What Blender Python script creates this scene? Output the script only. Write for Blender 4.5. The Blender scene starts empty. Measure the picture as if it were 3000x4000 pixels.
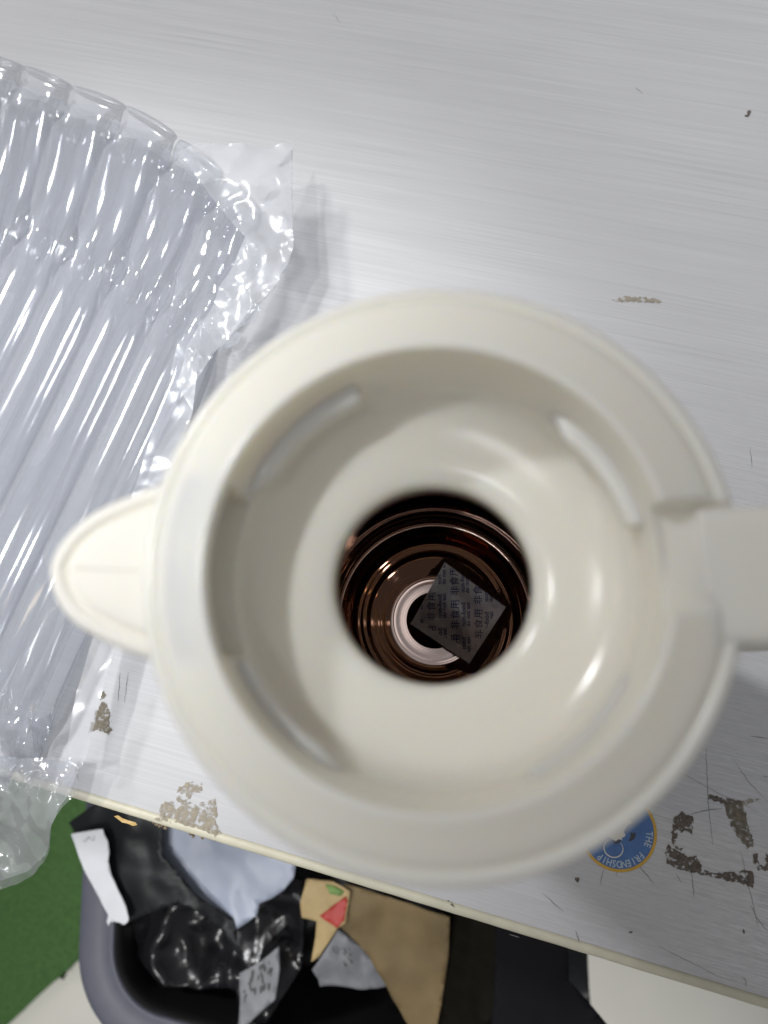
import bpy, bmesh, math, random
from mathutils import Vector, Matrix, noise
from mathutils.geometry import delaunay_2d_cdt
random.seed(7)
S = bpy.context.scene
COL = S.collection
PI = math.pi

# ------------------------------------------------------------------ camera
F = 2773.0                                   # focal length in photo pixels (photo 3000 x 4000)
NAD = Vector((203.8, -584.25, -F)).normalized()   # straight down, seen from the camera
AZ = -NAD
AX = (Vector((1, 0, 0)) - AZ * AZ[0]).normalized()
AY = AZ.cross(AX)
CAM = Vector((0.0006, -0.0228, 0.42))
cd = bpy.data.cameras.new('camera')
cam = bpy.data.objects.new('camera', cd)
COL.objects.link(cam)
cam.matrix_world = Matrix.Translation(CAM) @ Matrix((AX, AY, AZ)).to_4x4()
cd.sensor_fit = 'HORIZONTAL'
cd.sensor_width = 36
cd.lens = F / 3000 * 36
cd.clip_start = 0.01
cd.clip_end = 50
cd.dof.use_dof = True
cd.dof.focus_distance = 0.405
cd.dof.aperture_fstop = 6.8
S.camera = cam


def at(px, py, z):
    """world point of a photo pixel on the level plane at height z"""
    r = Vector(((px - 1500) / F, -(py - 2000) / F, -1))
    w = Vector((r.dot(AX), r.dot(AY), r.dot(AZ)))
    k = (z - CAM.z) / w.z
    return CAM + w * k


# ------------------------------------------------------------------ light
S.view_settings.view_transform = 'Standard'
S.view_settings.look = 'None'
S.view_settings.exposure = 0
S.view_settings.gamma = 1
W = bpy.data.worlds.new('World')
S.world = W
W.use_nodes = True
W.node_tree.nodes['Background'].inputs[0].default_value = (0.96, 0.965, 1.0, 1)
W.node_tree.nodes['Background'].inputs[1].default_value = 0.222


def area(name, loc, target, sx, sy, power, color=(1, 1, 1), spread=180):
    d = bpy.data.lights.new(name, 'AREA')
    d.shape = 'RECTANGLE'
    d.size, d.size_y = sx, sy
    d.energy = power
    d.color = color
    d.spread = math.radians(spread)
    o = bpy.data.objects.new(name, d)
    COL.objects.link(o)
    o.location = loc
    o.rotation_euler = (Vector(target) - Vector(loc)).to_track_quat('-Z', 'Y').to_euler()
    return o


def spot(name, loc, target, power, deg, blend, radius, color):
    d = bpy.data.lights.new(name, 'SPOT')
    d.energy = power
    d.spot_size = math.radians(deg)
    d.spot_blend = blend
    d.shadow_soft_size = radius
    d.color = color
    o = bpy.data.objects.new(name, d)
    COL.objects.link(o)
    o.location = loc
    o.rotation_euler = (Vector(target) - Vector(loc)).to_track_quat('-Z', 'Y').to_euler()
    return o


spot('ceiling_lamp', (-2.806, 2.33, 3.60), (-0.416, 0.717, 0), 730, 19.7, 0.32, 0.30, (0.98, 0.985, 1.0))  # key from upper left; beam edge cut to imitate a phone's shade
spot('table_right_fill', (0.58, 1.10, 2.40), (0.36, 0.25, 0), 60, 15, 1.0, 0.2, (0.97, 0.985, 1.0))  # added fill, brightens only the right side of the table
spot('jug_beam', (-0.997, 0.345, 2.40), (-0.207, 0.085, 0), 218, 13.5, 0.56, 0.09, (0.98, 0.99, 1.0))  # added beam; its cut edge imitates shade across the jug's lower right
spot('floor_fill', (-0.40, -1.0, 2.2), (-0.25, -0.84, -0.75), 150, 36, 0.7, 0.16, (1.0, 0.99, 0.96))  # added fill for the floor and bin, kept off the jug
area('ring_fill_panel', (0.24, -0.05, 2.6), (0.24, -0.05, 0), 0.46, 0.7, 0.5, (1.0, 0.97, 0.95))  # added dim panel, there to brighten the ring in the liner
area('tube_lamp', (-0.20, -0.22, 1.45), (0, 0, 0.1), 0.24, 0.05, 1.0, (0.97, 0.98, 1.0))
area('left_tube_lamp', (-1.0, -0.25, 1.3), (-0.2, 0.1, 0), 0.07, 0.8, 0.6, (0.95, 0.97, 1.0))
area('warm_lamp', (-1.4, 0.3, 1.3), (-0.2, 0.1, 0), 0.06, 0.5, 0.9, (1.0, 0.80, 0.50))
cy = S.cycles
cy.max_bounces = 14
cy.glossy_bounces = 10
cy.transparent_max_bounces = 24
cy.transmission_bounces = 8
cy.caustics_reflective = True
cy.sample_clamp_indirect = 6

# ------------------------------------------------------------------ materials
MATS = {}


def nodes(name):
    m = bpy.data.materials.new(name)
    m.use_nodes = True
    MATS[name] = m
    return m, m.node_tree.nodes, m.node_tree.links, m.node_tree.nodes['Principled BSDF']


def plain(name, col, rough=0.5, metal=0.0, spec=0.5, var=0.0, vscale=60, bump=0.0, bscale=300, sss=0.0, sheen=0.0, coords='Object'):
    m, N, L, b = nodes(name)
    b.inputs['Base Color'].default_value = (*col, 1)
    b.inputs['Roughness'].default_value = rough
    b.inputs['Metallic'].default_value = metal
    b.inputs['Specular IOR Level'].default_value = spec
    if sss:
        b.inputs['Subsurface Weight'].default_value = sss
        b.inputs['Subsurface Radius'].default_value = (0.016, 0.0115, 0.006)
        b.inputs['Subsurface Scale'].default_value = 1.0
    if sheen:
        b.inputs['Sheen Weight'].default_value = sheen
    tc = N.new('ShaderNodeTexCoord')
    if var:
        t = N.new('ShaderNodeTexNoise')
        t.inputs['Scale'].default_value = vscale
        t.inputs['Detail'].default_value = 5
        L.new(tc.outputs[coords], t.inputs['Vector'])
        r = N.new('ShaderNodeMapRange')
        r.inputs[1].default_value = 0.3
        r.inputs[2].default_value = 0.7
        r.inputs[3].default_value = 1 - var
        r.inputs[4].default_value = 1 + var
        L.new(t.outputs['Fac'], r.inputs[0])
        x = N.new('ShaderNodeVectorMath')
        x.operation = 'SCALE'
        x.inputs[0].default_value = col
        L.new(r.outputs[0], x.inputs['Scale'])
        L.new(x.outputs[0], b.inputs['Base Color'])
    if bump:
        t = N.new('ShaderNodeTexNoise')
        t.inputs['Scale'].default_value = bscale
        t.inputs['Detail'].default_value = 4
        L.new(tc.outputs[coords], t.inputs['Vector'])
        bp = N.new('ShaderNodeBump')
        bp.inputs['Strength'].default_value = bump
        bp.inputs['Distance'].default_value = 0.001
        L.new(t.outputs['Fac'], bp.inputs['Height'])
        L.new(bp.outputs[0], b.inputs['Normal'])
    return m


def math_node(N, L, op, a, b=None, c=None):
    n = N.new('ShaderNodeMath')
    n.operation = op
    for i, v in enumerate((a, b, c)):
        if v is None:
            continue
        if isinstance(v, (int, float)):
            n.inputs[i].default_value = v
        else:
            L.new(v, n.inputs[i])
    return n.outputs[0]


def streak(N, L, vec, sx, sy, detail=3, rough=0.6):
    mp = N.new('ShaderNodeMapping')
    mp.inputs['Scale'].default_value = (sx, sy, 1)
    L.new(vec, mp.inputs['Vector'])
    t = N.new('ShaderNodeTexNoise')
    t.inputs['Scale'].default_value = 1
    t.inputs['Detail'].default_value = detail
    t.inputs['Roughness'].default_value = rough
    L.new(mp.outputs[0], t.inputs['Vector'])
    return t.outputs['Fac']


def ramp(N, L, fac, a, b, ya=0.0, yb=1.0):
    r = N.new('ShaderNodeMapRange')
    r.inputs[1].default_value = a
    r.inputs[2].default_value = b
    r.inputs[3].default_value = ya
    r.inputs[4].default_value = yb
    L.new(fac, r.inputs[0])
    return r.outputs[0]


def table_material():
    m, N, L, b = nodes('brushed_laminate')
    tc = N.new('ShaderNodeTexCoord')
    v = tc.outputs['Object']
    sep = N.new('ShaderNodeSeparateXYZ')
    L.new(v, sep.inputs[0])
    # slightly wandering grain
    broad = streak(N, L, v, 2.2, 70, 3)
    mid = streak(N, L, v, 6, 420, 4)
    fine = streak(N, L, v, 9, 1300, 2)
    dash = streak(N, L, v, 90, 1100, 3, 0.7)
    # worn corner: towards the front edge and to the right, where the film coat has rubbed off
    wn = streak(N, L, v, 14, 14, 4)
    w1 = ramp(N, L, sep.outputs[0], 0.22, 0.50)
    w2 = ramp(N, L, sep.outputs[1], 0.42, 0.10)
    wear_lift = math_node(N, L, 'MULTIPLY', w1, w2)
    wear_lift = math_node(N, L, 'MULTIPLY_ADD', ramp(N, L, wn, 0.3, 0.7, -0.25, 0.25), wear_lift, wear_lift)
    s = math_node(N, L, 'MULTIPLY', ramp(N, L, broad, 0.25, 0.75, -0.5, 0.5), 0.07)
    s = math_node(N, L, 'MULTIPLY_ADD', ramp(N, L, mid, 0.25, 0.75, -0.5, 0.5), 0.15, s)
    s = math_node(N, L, 'MULTIPLY_ADD', ramp(N, L, fine, 0.3, 0.7, -0.5, 0.5), 0.17, s)
    d = math_node(N, L, 'MULTIPLY', ramp(N, L, dash, 0.35, 0.65, -0.5, 0.5), wear_lift)
    s = math_node(N, L, 'MULTIPLY_ADD', d, 0.55, s)
    patch = ramp(N, L, streak(N, L, v, 3.5, 9, 3), 0.3, 0.7, 0.45, 1.25)
    s = math_node(N, L, 'MULTIPLY', s, patch)
    smudge = streak(N, L, v, 9, 12, 5)
    s = math_node(N, L, 'MULTIPLY_ADD', ramp(N, L, smudge, 0.3, 0.7, -0.5, 0.5), 0.045, s)
    L.new(ramp(N, L, smudge, 0.3, 0.7, 0.40, 0.58), b.inputs['Roughness'])
    base = math_node(N, L, 'MULTIPLY_ADD', wear_lift, 0.085, 0.53)  # base colour also lifted in the worn corner to offset dim light
    val = math_node(N, L, 'MULTIPLY_ADD', s, 0.48, base)
    cmb = N.new('ShaderNodeCombineColor')
    L.new(val, cmb.inputs[0])
    L.new(val, cmb.inputs[1])
    L.new(math_node(N, L, 'MULTIPLY', val, 1.015), cmb.inputs[2])
    L.new(cmb.outputs[0], b.inputs['Base Color'])
    b.inputs['Roughness'].default_value = 0.5
    b.inputs['Metallic'].default_value = 0.0
    b.inputs['Specular IOR Level'].default_value = 0.10
    bp = N.new('ShaderNodeBump')
    bp.inputs['Strength'].default_value = 0.25
    bp.inputs['Distance'].default_value = 0.0004
    L.new(s, bp.inputs['Height'])
    L.new(bp.outputs[0], b.inputs['Normal'])
    return m


def film_material(name, haze, gloss, col=(0.76, 0.765, 0.78), tint=(0.97, 0.98, 1.0), rough=0.06):
    m, N, L, b = nodes(name)
    N.remove(b)
    out = N['Material Output']
    tr = N.new('ShaderNodeBsdfTransparent')
    tr.inputs[0].default_value = (*tint, 1)
    df = N.new('ShaderNodeBsdfDiffuse')
    df.inputs[0].default_value = (*col, 1)
    tl = N.new('ShaderNodeBsdfTranslucent')
    tl.inputs[0].default_value = (*col, 1)
    m1 = N.new('ShaderNodeMixShader')
    m1.inputs[0].default_value = 0.35
    L.new(df.outputs[0], m1.inputs[1])
    L.new(tl.outputs[0], m1.inputs[2])
    m2 = N.new('ShaderNodeMixShader')
    m2.inputs[0].default_value = haze
    L.new(tr.outputs[0], m2.inputs[1])
    L.new(m1.outputs[0], m2.inputs[2])
    gl = N.new('ShaderNodeBsdfGlossy')
    gl.inputs['Roughness'].default_value = rough
    fr = N.new('ShaderNodeLayerWeight')
    fr.inputs['Blend'].default_value = 0.25
    fac = math_node(N, L, 'MULTIPLY_ADD', fr.outputs['Fresnel'], 0.4, gloss)
    m3 = N.new('ShaderNodeMixShader')
    L.new(fac, m3.inputs[0])
    L.new(m2.outputs[0], m3.inputs[1])
    L.new(gl.outputs[0], m3.inputs[2])
    # small wrinkles of the film
    tc = N.new('ShaderNodeTexCoord')
    t = N.new('ShaderNodeTexNoise')
    t.inputs['Scale'].default_value = 45
    t.inputs['Detail'].default_value = 3
    L.new(tc.outputs['Object'], t.inputs['Vector'])
    bp = N.new('ShaderNodeBump')
    bp.inputs['Strength'].default_value = 0.04
    bp.inputs['Distance'].default_value = 0.001
    L.new(t.outputs['Fac'], bp.inputs['Height'])
    L.new(bp.outputs[0], gl.inputs['Normal'])
    L.new(m3.outputs[0], out.inputs[0])
    return m


def residue_material(name, col, col2, hole, scale, soft=0.05):
    """old glue: mottled colour, eaten through by holes"""
    m, N, L, b = nodes(name)
    out = N['Material Output']
    tc = N.new('ShaderNodeTexCoord')
    t = N.new('ShaderNodeTexNoise')
    t.inputs['Scale'].default_value = scale
    t.inputs['Detail'].default_value = 8
    t.inputs['Roughness'].default_value = 0.75
    L.new(tc.outputs['Object'], t.inputs['Vector'])
    t2 = N.new('ShaderNodeTexNoise')
    t2.inputs['Scale'].default_value = scale * 2.3
    t2.inputs['Detail'].default_value = 4
    L.new(tc.outputs['Object'], t2.inputs['Vector'])
    mx = N.new('ShaderNodeMix')
    mx.data_type = 'RGBA'
    mx.inputs[6].default_value = (*col, 1)
    mx.inputs[7].default_value = (*col2, 1)
    L.new(ramp(N, L, t2.outputs['Fac'], 0.35, 0.65), mx.inputs[0])
    L.new(mx.outputs[2], b.inputs['Base Color'])
    b.inputs['Roughness'].default_value = 0.8
    bp = N.new('ShaderNodeBump')
    bp.inputs['Strength'].default_value = 0.6
    bp.inputs['Distance'].default_value = 0.0008
    L.new(t2.outputs['Fac'], bp.inputs['Height'])
    L.new(bp.outputs[0], b.inputs['Normal'])
    tr = N.new('ShaderNodeBsdfTransparent')
    ms = N.new('ShaderNodeMixShader')
    L.new(ramp(N, L, math_node(N, L, 'MULTIPLY_ADD', t2.outputs['Fac'], 0.5, math_node(N, L, 'MULTIPLY', t.outputs['Fac'], 0.5)), hole, hole + soft), ms.inputs[0])
    L.new(tr.outputs[0], ms.inputs[1])
    L.new(b.outputs[0], ms.inputs[2])
    L.new(ms.outputs[0], out.inputs[0])
    return m


table_material()
film_material('air_film', 0.20, 0.035, rough=0.09)
film_material('flap_film', 0.34, 0.03, rough=0.2)
residue_material('glue_tan', (0.44, 0.39, 0.31), (0.30, 0.26, 0.20), 0.43, 150, 0.13)
residue_material('glue_dark', (0.07, 0.055, 0.04), (0.15, 0.125, 0.10), 0.42, 190, 0.07)
residue_material('glue_brown', (0.24, 0.21, 0.16), (0.13, 0.11, 0.08), 0.40, 190, 0.10)
plain('ivory_plastic', (0.89, 0.855, 0.765), 0.17, spec=0.36, sss=0.4)
plain('ivory_satin', (0.84, 0.81, 0.735), 0.45, spec=0.2, sss=0.15)
plain('edge_banding', (0.62, 0.59, 0.46), 0.5, var=0.06, vscale=90)
plain('amber_glue', (0.55, 0.36, 0.12), 0.5)
plain('crumb', (0.20, 0.15, 0.10), 0.8, var=0.3, vscale=900)
plain('particle_board', (0.42, 0.33, 0.22), 0.8, var=0.2, vscale=500)
plain('black_metal', (0.03, 0.03, 0.033), 0.5)
plain('liner_mirror', (0.37, 0.265, 0.215), 0.04, metal=1.0)
plain('liner_glint_mirror', (0.86, 0.69, 0.63), 0.03, metal=1.0)  # same glass in a brighter colour, painting in the ceiling's reflection
plain('sachet_paper', (0.78, 0.75, 0.76), 0.3, var=0.05, vscale=300, bump=0.5, bscale=350)
plain('ink_blue', (0.045, 0.055, 0.22), 0.6)
plain('sticker_blue', (0.07, 0.16, 0.37), 0.4, var=0.10, vscale=200)
plain('sticker_gold', (0.60, 0.36, 0.05), 0.4, var=0.08, vscale=400)
plain('sticker_cream', (0.72, 0.68, 0.60), 0.45)
plain('sticker_pale', (0.42, 0.50, 0.58), 0.45)
plain('sticker_dark', (0.05, 0.05, 0.06), 0.5)
plain('bin_plastic', (0.105, 0.11, 0.145), 0.45, var=0.05, vscale=80, bump=0.1, bscale=1500)
plain('black_sacking', (0.008, 0.008, 0.010), 0.7, spec=0.12, bump=0.1, bscale=80)
plain('black_plastic', (0.018, 0.018, 0.02), 0.5)
plain('black_film', (0.012, 0.012, 0.014), 0.24, spec=0.45, bump=0.22, bscale=60)
plain('black_film_matte', (0.013, 0.014, 0.016), 0.40, spec=0.28, bump=0.08, bscale=120)
plain('grey_film', (0.36, 0.40, 0.50), 0.38, bump=0.15, bscale=60)
plain('label_paper', (0.80, 0.82, 0.86), 0.55, var=0.03, vscale=60)
plain('label_grey', (0.22, 0.225, 0.245), 0.5, var=0.15, vscale=60, bump=0.2, bscale=150)
plain('print_grey', (0.32, 0.33, 0.36), 0.6)
plain('print_black', (0.06, 0.06, 0.065), 0.6)
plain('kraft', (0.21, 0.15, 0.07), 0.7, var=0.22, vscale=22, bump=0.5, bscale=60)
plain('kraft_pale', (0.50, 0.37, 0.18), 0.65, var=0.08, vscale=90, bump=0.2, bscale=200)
plain('print_red', (0.50, 0.045, 0.035), 0.5)
plain('print_green', (0.18, 0.30, 0.08), 0.5, var=0.3, vscale=200)
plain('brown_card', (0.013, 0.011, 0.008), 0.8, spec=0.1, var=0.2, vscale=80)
plain('floor_vinyl', (0.76, 0.745, 0.68), 0.45, var=0.03, vscale=9, bump=0.03, bscale=120)
plain('green_pile', (0.058, 0.14, 0.035), 0.9, var=0.35, vscale=260, bump=0.6, bscale=900, sheen=0.2)
plain('scratch_grey', (0.24, 0.23, 0.22), 0.7)

# ------------------------------------------------------------------ builders
XF = {}


def tag(o, label=None, cat=None, group=None, kind=None):
    if label: o['label'] = label
    if cat: o['category'] = cat
    if group: o['group'] = group
    if kind: o['kind'] = kind
    return o


def thing(name, label, cat, loc=(0, 0, 0), rz=0.0, group=None):
    o = bpy.data.objects.new(name, None)
    COL.objects.link(o)
    o.location = loc
    o.rotation_euler = (0, 0, rz)
    o.empty_display_size = 0.02
    XF[o] = Matrix.Translation(loc) @ Matrix.Rotation(rz, 4, 'Z')
    return tag(o, label, cat, group)


def build(name, V, Fc, mat, parent=None, smooth=True, solid=0.0, bevel=0.0):
    """one mesh object from world-space vertices"""
    me = bpy.data.meshes.new(name)
    me.from_pydata([tuple(v) for v in V], [], Fc)
    bm = bmesh.new()
    bm.from_mesh(me)
    bmesh.ops.recalc_face_normals(bm, faces=bm.faces)
    bm.to_mesh(me)
    bm.free()
    M = XF.get(parent) if parent else None
    if M:
        me.transform(M.inverted())
    me.materials.append(MATS[mat])
    if smooth:
        for p in me.polygons:
            p.use_smooth = True
    o = bpy.data.objects.new(name, me)
    COL.objects.link(o)
    if parent:
        o.parent = parent
        XF[o] = M
    if solid:
        md = o.modifiers.new('solid', 'SOLIDIFY')
        md.thickness = solid
        md.offset = -1
    if bevel:
        md = o.modifiers.new('bevel', 'BEVEL')
        md.width = bevel
        md.segments = 3
        md.limit_method = 'ANGLE'
    return o


def lathe(prof, seg=256, edit=None, c=(0, 0)):
    V, Fc = [], []
    n = len(prof)
    for i in range(seg):
        a = 2 * PI * i / seg
        for j, (r, z) in enumerate(prof):
            if edit:
                r2, z2 = edit(a, r, z, j)
            else:
                r2, z2 = r, z
            V.append((c[0] + r2 * math.cos(a), c[1] + r2 * math.sin(a), z2))
    for i in range(seg):
        k = (i + 1) % seg
        for j in range(n - 1):
            Fc.append((i * n + j, k * n + j, k * n + j + 1, i * n + j + 1))
    return V, Fc


def dense(prof, step):
    """subdivide a profile to even steps"""
    out = [prof[0]]
    for a, b in zip(prof, prof[1:]):
        d = math.hypot(b[0] - a[0], b[1] - a[1])
        k = max(1, int(d / step))
        for i in range(1, k + 1):
            t = i / k
            out.append((a[0] + (b[0] - a[0]) * t, a[1] + (b[1] - a[1]) * t))
    return out


def spline(P, n):
    """Catmull-Rom through points of any dimension"""
    P = [tuple(p) for p in P]
    Q = [tuple(2 * a - b for a, b in zip(P[0], P[1]))] + P + [tuple(2 * a - b for a, b in zip(P[-1], P[-2]))]
    out = []
    m = len(P) - 1
    for s in range(m):
        p0, p1, p2, p3 = Q[s:s + 4]
        for i in range(n):
            t = i / n
            out.append(tuple(0.5 * (2 * b + (c - a) * t + (2 * a - 5 * b + 4 * c - d) * t * t + (3 * b - a - 3 * c + d) * t ** 3)
                             for a, b, c, d in zip(p0, p1, p2, p3)))
    out.append(P[-1])
    return out


def smoothstep(a, b, x):
    t = min(1, max(0, (x - a) / (b - a)))
    return t * t * (3 - 2 * t)


def sheet_mesh(poly, step, zf):
    """a free-form sheet: outline polygon of (x, y) filled with small triangles, height from zf(x, y)"""
    P = []
    n = len(poly)
    for i in range(n):
        a, b = Vector(poly[i][:2]), Vector(poly[(i + 1) % n][:2])
        k = max(1, int((b - a).length / step))
        for j in range(k):
            P.append(a.lerp(b, j / k))
    m = len(P)
    E = [(i, (i + 1) % m) for i in range(m)]
    xs = [p.x for p in P]
    ys = [p.y for p in P]

    def inside(x, y):
        c = False
        for i in range(n):
            x1, y1 = poly[i][0], poly[i][1]
            x2, y2 = poly[i - 1][0], poly[i - 1][1]
            if (y1 > y) != (y2 > y) and x < (x2 - x1) * (y - y1) / (y2 - y1) + x1:
                c = not c
        return c
    rnd = random.Random(len(poly) * 31 + m)
    y = min(ys)
    row = 0
    pts = list(P)
    while y < max(ys):
        x = min(xs) + (step / 2 if row % 2 else 0)
        while x < max(xs):
            q = Vector((x + rnd.uniform(-.2, .2) * step, y + rnd.uniform(-.2, .2) * step))
            if inside(q.x, q.y):
                pts.append(q)
            x += step
        y += step * 0.87
        row += 1
    v2, e2, f2, _, _, _ = delaunay_2d_cdt(pts, E, [], 1, 1e-6)
    return [(v.x, v.y, zf(v.x, v.y)) for v in v2], [tuple(f) for f in f2]


def ridged(x, y, s, seed=0.0, octs=3):
    v, a = 0, 1
    for i in range(octs):
        v += a * (1 - abs(noise.noise(Vector((x * s, y * s, seed + i * 7.3)))) * 2)
        s *= 2.1
        a *= 0.5
    return v


def wob(x, y, s, seed=0.0):
    return noise.noise(Vector((x * s, y * s, seed)))


FONT_CACHE = {}


def text_geo(s, size=1.0, bold=0.0):
    """flat outline geometry of a string (verts, faces), centred"""
    if s in FONT_CACHE:
        V, Fc = FONT_CACHE[s]
    else:
        cu = bpy.data.curves.new('t', 'FONT')
        cu.body = s
        cu.align_x = 'CENTER'
        cu.align_y = 'CENTER'
        cu.resolution_u = 3
        cu.offset = bold
        o = bpy.data.objects.new('t', cu)
        COL.objects.link(o)
        dg = bpy.context.evaluated_depsgraph_get()
        me = bpy.data.meshes.new_from_object(o.evaluated_get(dg))
        V = [tuple(v.co[:2]) for v in me.vertices]
        Fc = [tuple(p.vertices) for p in me.polygons]
        bpy.data.objects.remove(o)
        bpy.data.curves.remove(cu)
        bpy.data.meshes.remove(me)
        FONT_CACHE[s] = (V, Fc)
    return [(x * size, y * size) for x, y in V], Fc


# ------------------------------------------------------------------ floor and mat
def rect(x0, y0, x1, y1, z):
    return [(x0, y0, z), (x1, y0, z), (x1, y1, z), (x0, y1, z)], [(0, 1, 2, 3)]


FLOOR = -0.75
V, Fc = rect(-2.5, -2.5, 2.5, 2.5, FLOOR)
o = build('floor', V, Fc, 'floor_vinyl', smooth=False)
tag(o, 'cream vinyl floor beneath the work table', 'floor', kind='structure')

mz = FLOOR + 0.012
edge = [(330, 3725), (280, 3775), (215, 3830), (150, 3890), (90, 3950), (20, 4015), (-120, 4130)]
poly = [at(x, y, mz).to_2d() for x, y in edge]
poly = [(p.x + wob(p.x, p.y, 60, 1) * 0.004, p.y) for p in poly]
e0, e1 = poly[0], poly[-1]
poly = [(e0[0] + 0.30, e0[1] + 0.34)] + poly + [(e1[0] - 0.25, e1[1] - 0.02), (e1[0] - 0.30, e0[1] + 0.45)]
V, Fc = sheet_mesh(poly, 0.012, lambda x, y: mz + 0.0035 * wob(x, y, 14, 4) + 0.0015 * wob(x, y, 190, 2))
mat_o = build('green_mat', V, Fc, 'green_pile', solid=0.011)
tag(mat_o, 'dark green fuzzy floor mat beside the grey bin', 'mat')

# ------------------------------------------------------------------ work table
E0 = at(270, 3118, 0)
E1 = at(3000, 3948, 0)
PHI = math.atan2(E1.y - E0.y, E1.x - E0.x)
table = thing('work_table', 'silver brushed work table with a cream edge strip, stained and scratched', 'table', (E0.x, E0.y, 0), PHI)
TM = XF[table]


def tl(u, v, z):
    return TM @ Vector((u, v, z))


def box(u0, v0, z0, u1, v1, z1):
    V = [tl(u, v, z) for z in (z0, z1) for u, v in ((u0, v0), (u1, v0), (u1, v1), (u0, v1))]
    return V, [(0, 3, 2, 1), (4, 5, 6, 7), (0, 1, 5, 4), (1, 2, 6, 5), (2, 3, 7, 6), (3, 0, 4, 7)]


TW = 0.0056
V, Fc = box(-0.55, TW + 0.0003, -0.0260, 0.80, 0.75, 0.0)
build('table_top', V, Fc, 'brushed_laminate', table, smooth=False)
# edge strip: rounded outer corner, pressed against the board
prof = [(TW, -0.0262), (0.0012, -0.0262), (0.0, -0.0245), (0.0, -0.0028), (0.0004, -0.0012), (0.0014, -0.0004), (0.003, -0.0001), (TW, -0.0003)]
V, Fc = [], []
NS = 120
for i in range(NS + 1):
    u = -0.55 + 1.35 * i / NS
    for v, z in prof:
        w = 0.00018 * wob(u, 0, 90, 3)
        V.append(tl(u, v - (w if v < 0.004 else 0), z + 0.5 * w))
k = len(prof)
for i in range(NS):
    for j in range(k):
        Fc.append((i * k + j, i * k + (j + 1) % k, (i + 1) * k + (j + 1) % k, (i + 1) * k + j))
build('edge_strip', V, Fc, 'edge_banding', table)
for u, v in ((-0.48, 0.10), (0.73, 0.10), (-0.48, 0.68), (0.73, 0.68)):
    V, Fc = box(u - 0.02, v - 0.02, FLOOR + 0.002, u + 0.02, v + 0.02, -0.0265)
    build('table_leg', V, Fc, 'black_metal', table, smooth=False, bevel=0.003)

# old glue left on the board, each patch with its own outline
PATCHES = [
    ('glue_tan', [(612, 3190), (640, 3135), (668, 3128), (690, 3165), (720, 3128), (770, 3140), (838, 3120), (850, 3165), (845, 3210), (866, 3250), (840, 3268), (790, 3240), (700, 3218), (640, 3208), (606, 3205)]),
    ('glue_tan', [(690, 3110), (700, 3075), (735, 3052), (790, 3056), (795, 3085), (760, 3100), (725, 3128), (695, 3134)]),
    ('glue_brown', [(345, 2860), (372, 2790), (395, 2745), (418, 2742), (432, 2790), (425, 2815), (438, 2850), (425, 2868), (380, 2850)]),
    ('glue_brown', [(386, 2722), (400, 2700), (414, 2705), (410, 2728), (395, 2736)]),
    ('glue_dark', [(2596, 3330), (2610, 3300), (2650, 3325), (2690, 3350), (2720, 3335), (2735, 3370), (2745, 3400), (2820, 3410), (2890, 3405), (2930, 3400), (2945, 3425), (2940, 3470), (2915, 3455), (2850, 3440), (2780, 3425), (2700, 3405), (2640, 3390), (2608, 3375)]),
    ('glue_dark', [(2622, 3290), (2628, 3200), (2648, 3185), (2668, 3170), (2678, 3182), (2704, 3190), (2706, 3270), (2680, 3240), (2665, 3255), (2645, 3235), (2636, 3300), (2672, 3312), (2660, 3325), (2630, 3305)]),
    ('glue_brown', [(2822, 3130), (2850, 3122), (2900, 3132), (2915, 3185), (2922, 3230), (2945, 3300), (2920, 3315), (2880, 3270), (2862, 3235), (2840, 3185)]),
    ('glue_dark', [(2766, 3102), (2790, 3108), (2830, 3120), (2890, 3130), (2885, 3142), (2820, 3138), (2766, 3118)]),
    ('glue_tan', [(2900, 3125), (2930, 3122), (2962, 3124), (2930, 3138), (2895, 3145)]),
    ('glue_dark', [(2938, 3345), (2955, 3335), (2960, 3370), (2985, 3385), (2990, 3335), (3000, 3340), (3000, 3400), (2965, 3400), (2945, 3370)]),
    ('glue_tan', [(2388, 1172), (2440, 1158), (2500, 1160), (2575, 1170), (2580, 1182), (2500, 1184), (2430, 1180)]),
    ('glue_dark', [(2908, 452), (2920, 437), (2938, 434), (2928, 448), (2912, 460)]),
    ('glue_dark', [(2250, 3428), (2262, 3422), (2266, 3438), (2258, 3448), (2250, 3440)]),
    ('glue_dark', [(1745, 3512), (1765, 3518), (1772, 3540), (1755, 3535)]),
    ('glue_dark', [(2455, 3636), (2468, 3640), (2466, 3646), (2452, 3642)]),
    ('glue_dark', [(2900, 3630), (2912, 3640), (2906, 3650)]),
]
for mname, pts in PATCHES:
    poly = []
    for i, (x, y) in enumerate(pts):
        x2, y2 = pts[(i + 1) % len(pts)]
        kk = max(1, int(math.hypot(x2 - x, y2 - y) / 9))
        for j in range(kk):
            poly.append((x + (x2 - x) * j / kk + random.uniform(-5, 5), y + (y2 - y) * j / kk + random.uniform(-5, 5)))
    poly = [at(x, y, 0).to_2d() for x, y in poly]
    try:
        V, Fc = sheet_mesh(poly, 0.0012, lambda x, y: 0.00035 + 0.00025 * wob(x, y, 900, 5))
        build('glue_residue', V, Fc, mname, table)
    except Exception as ex:
        print('residue', ex)

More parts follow.
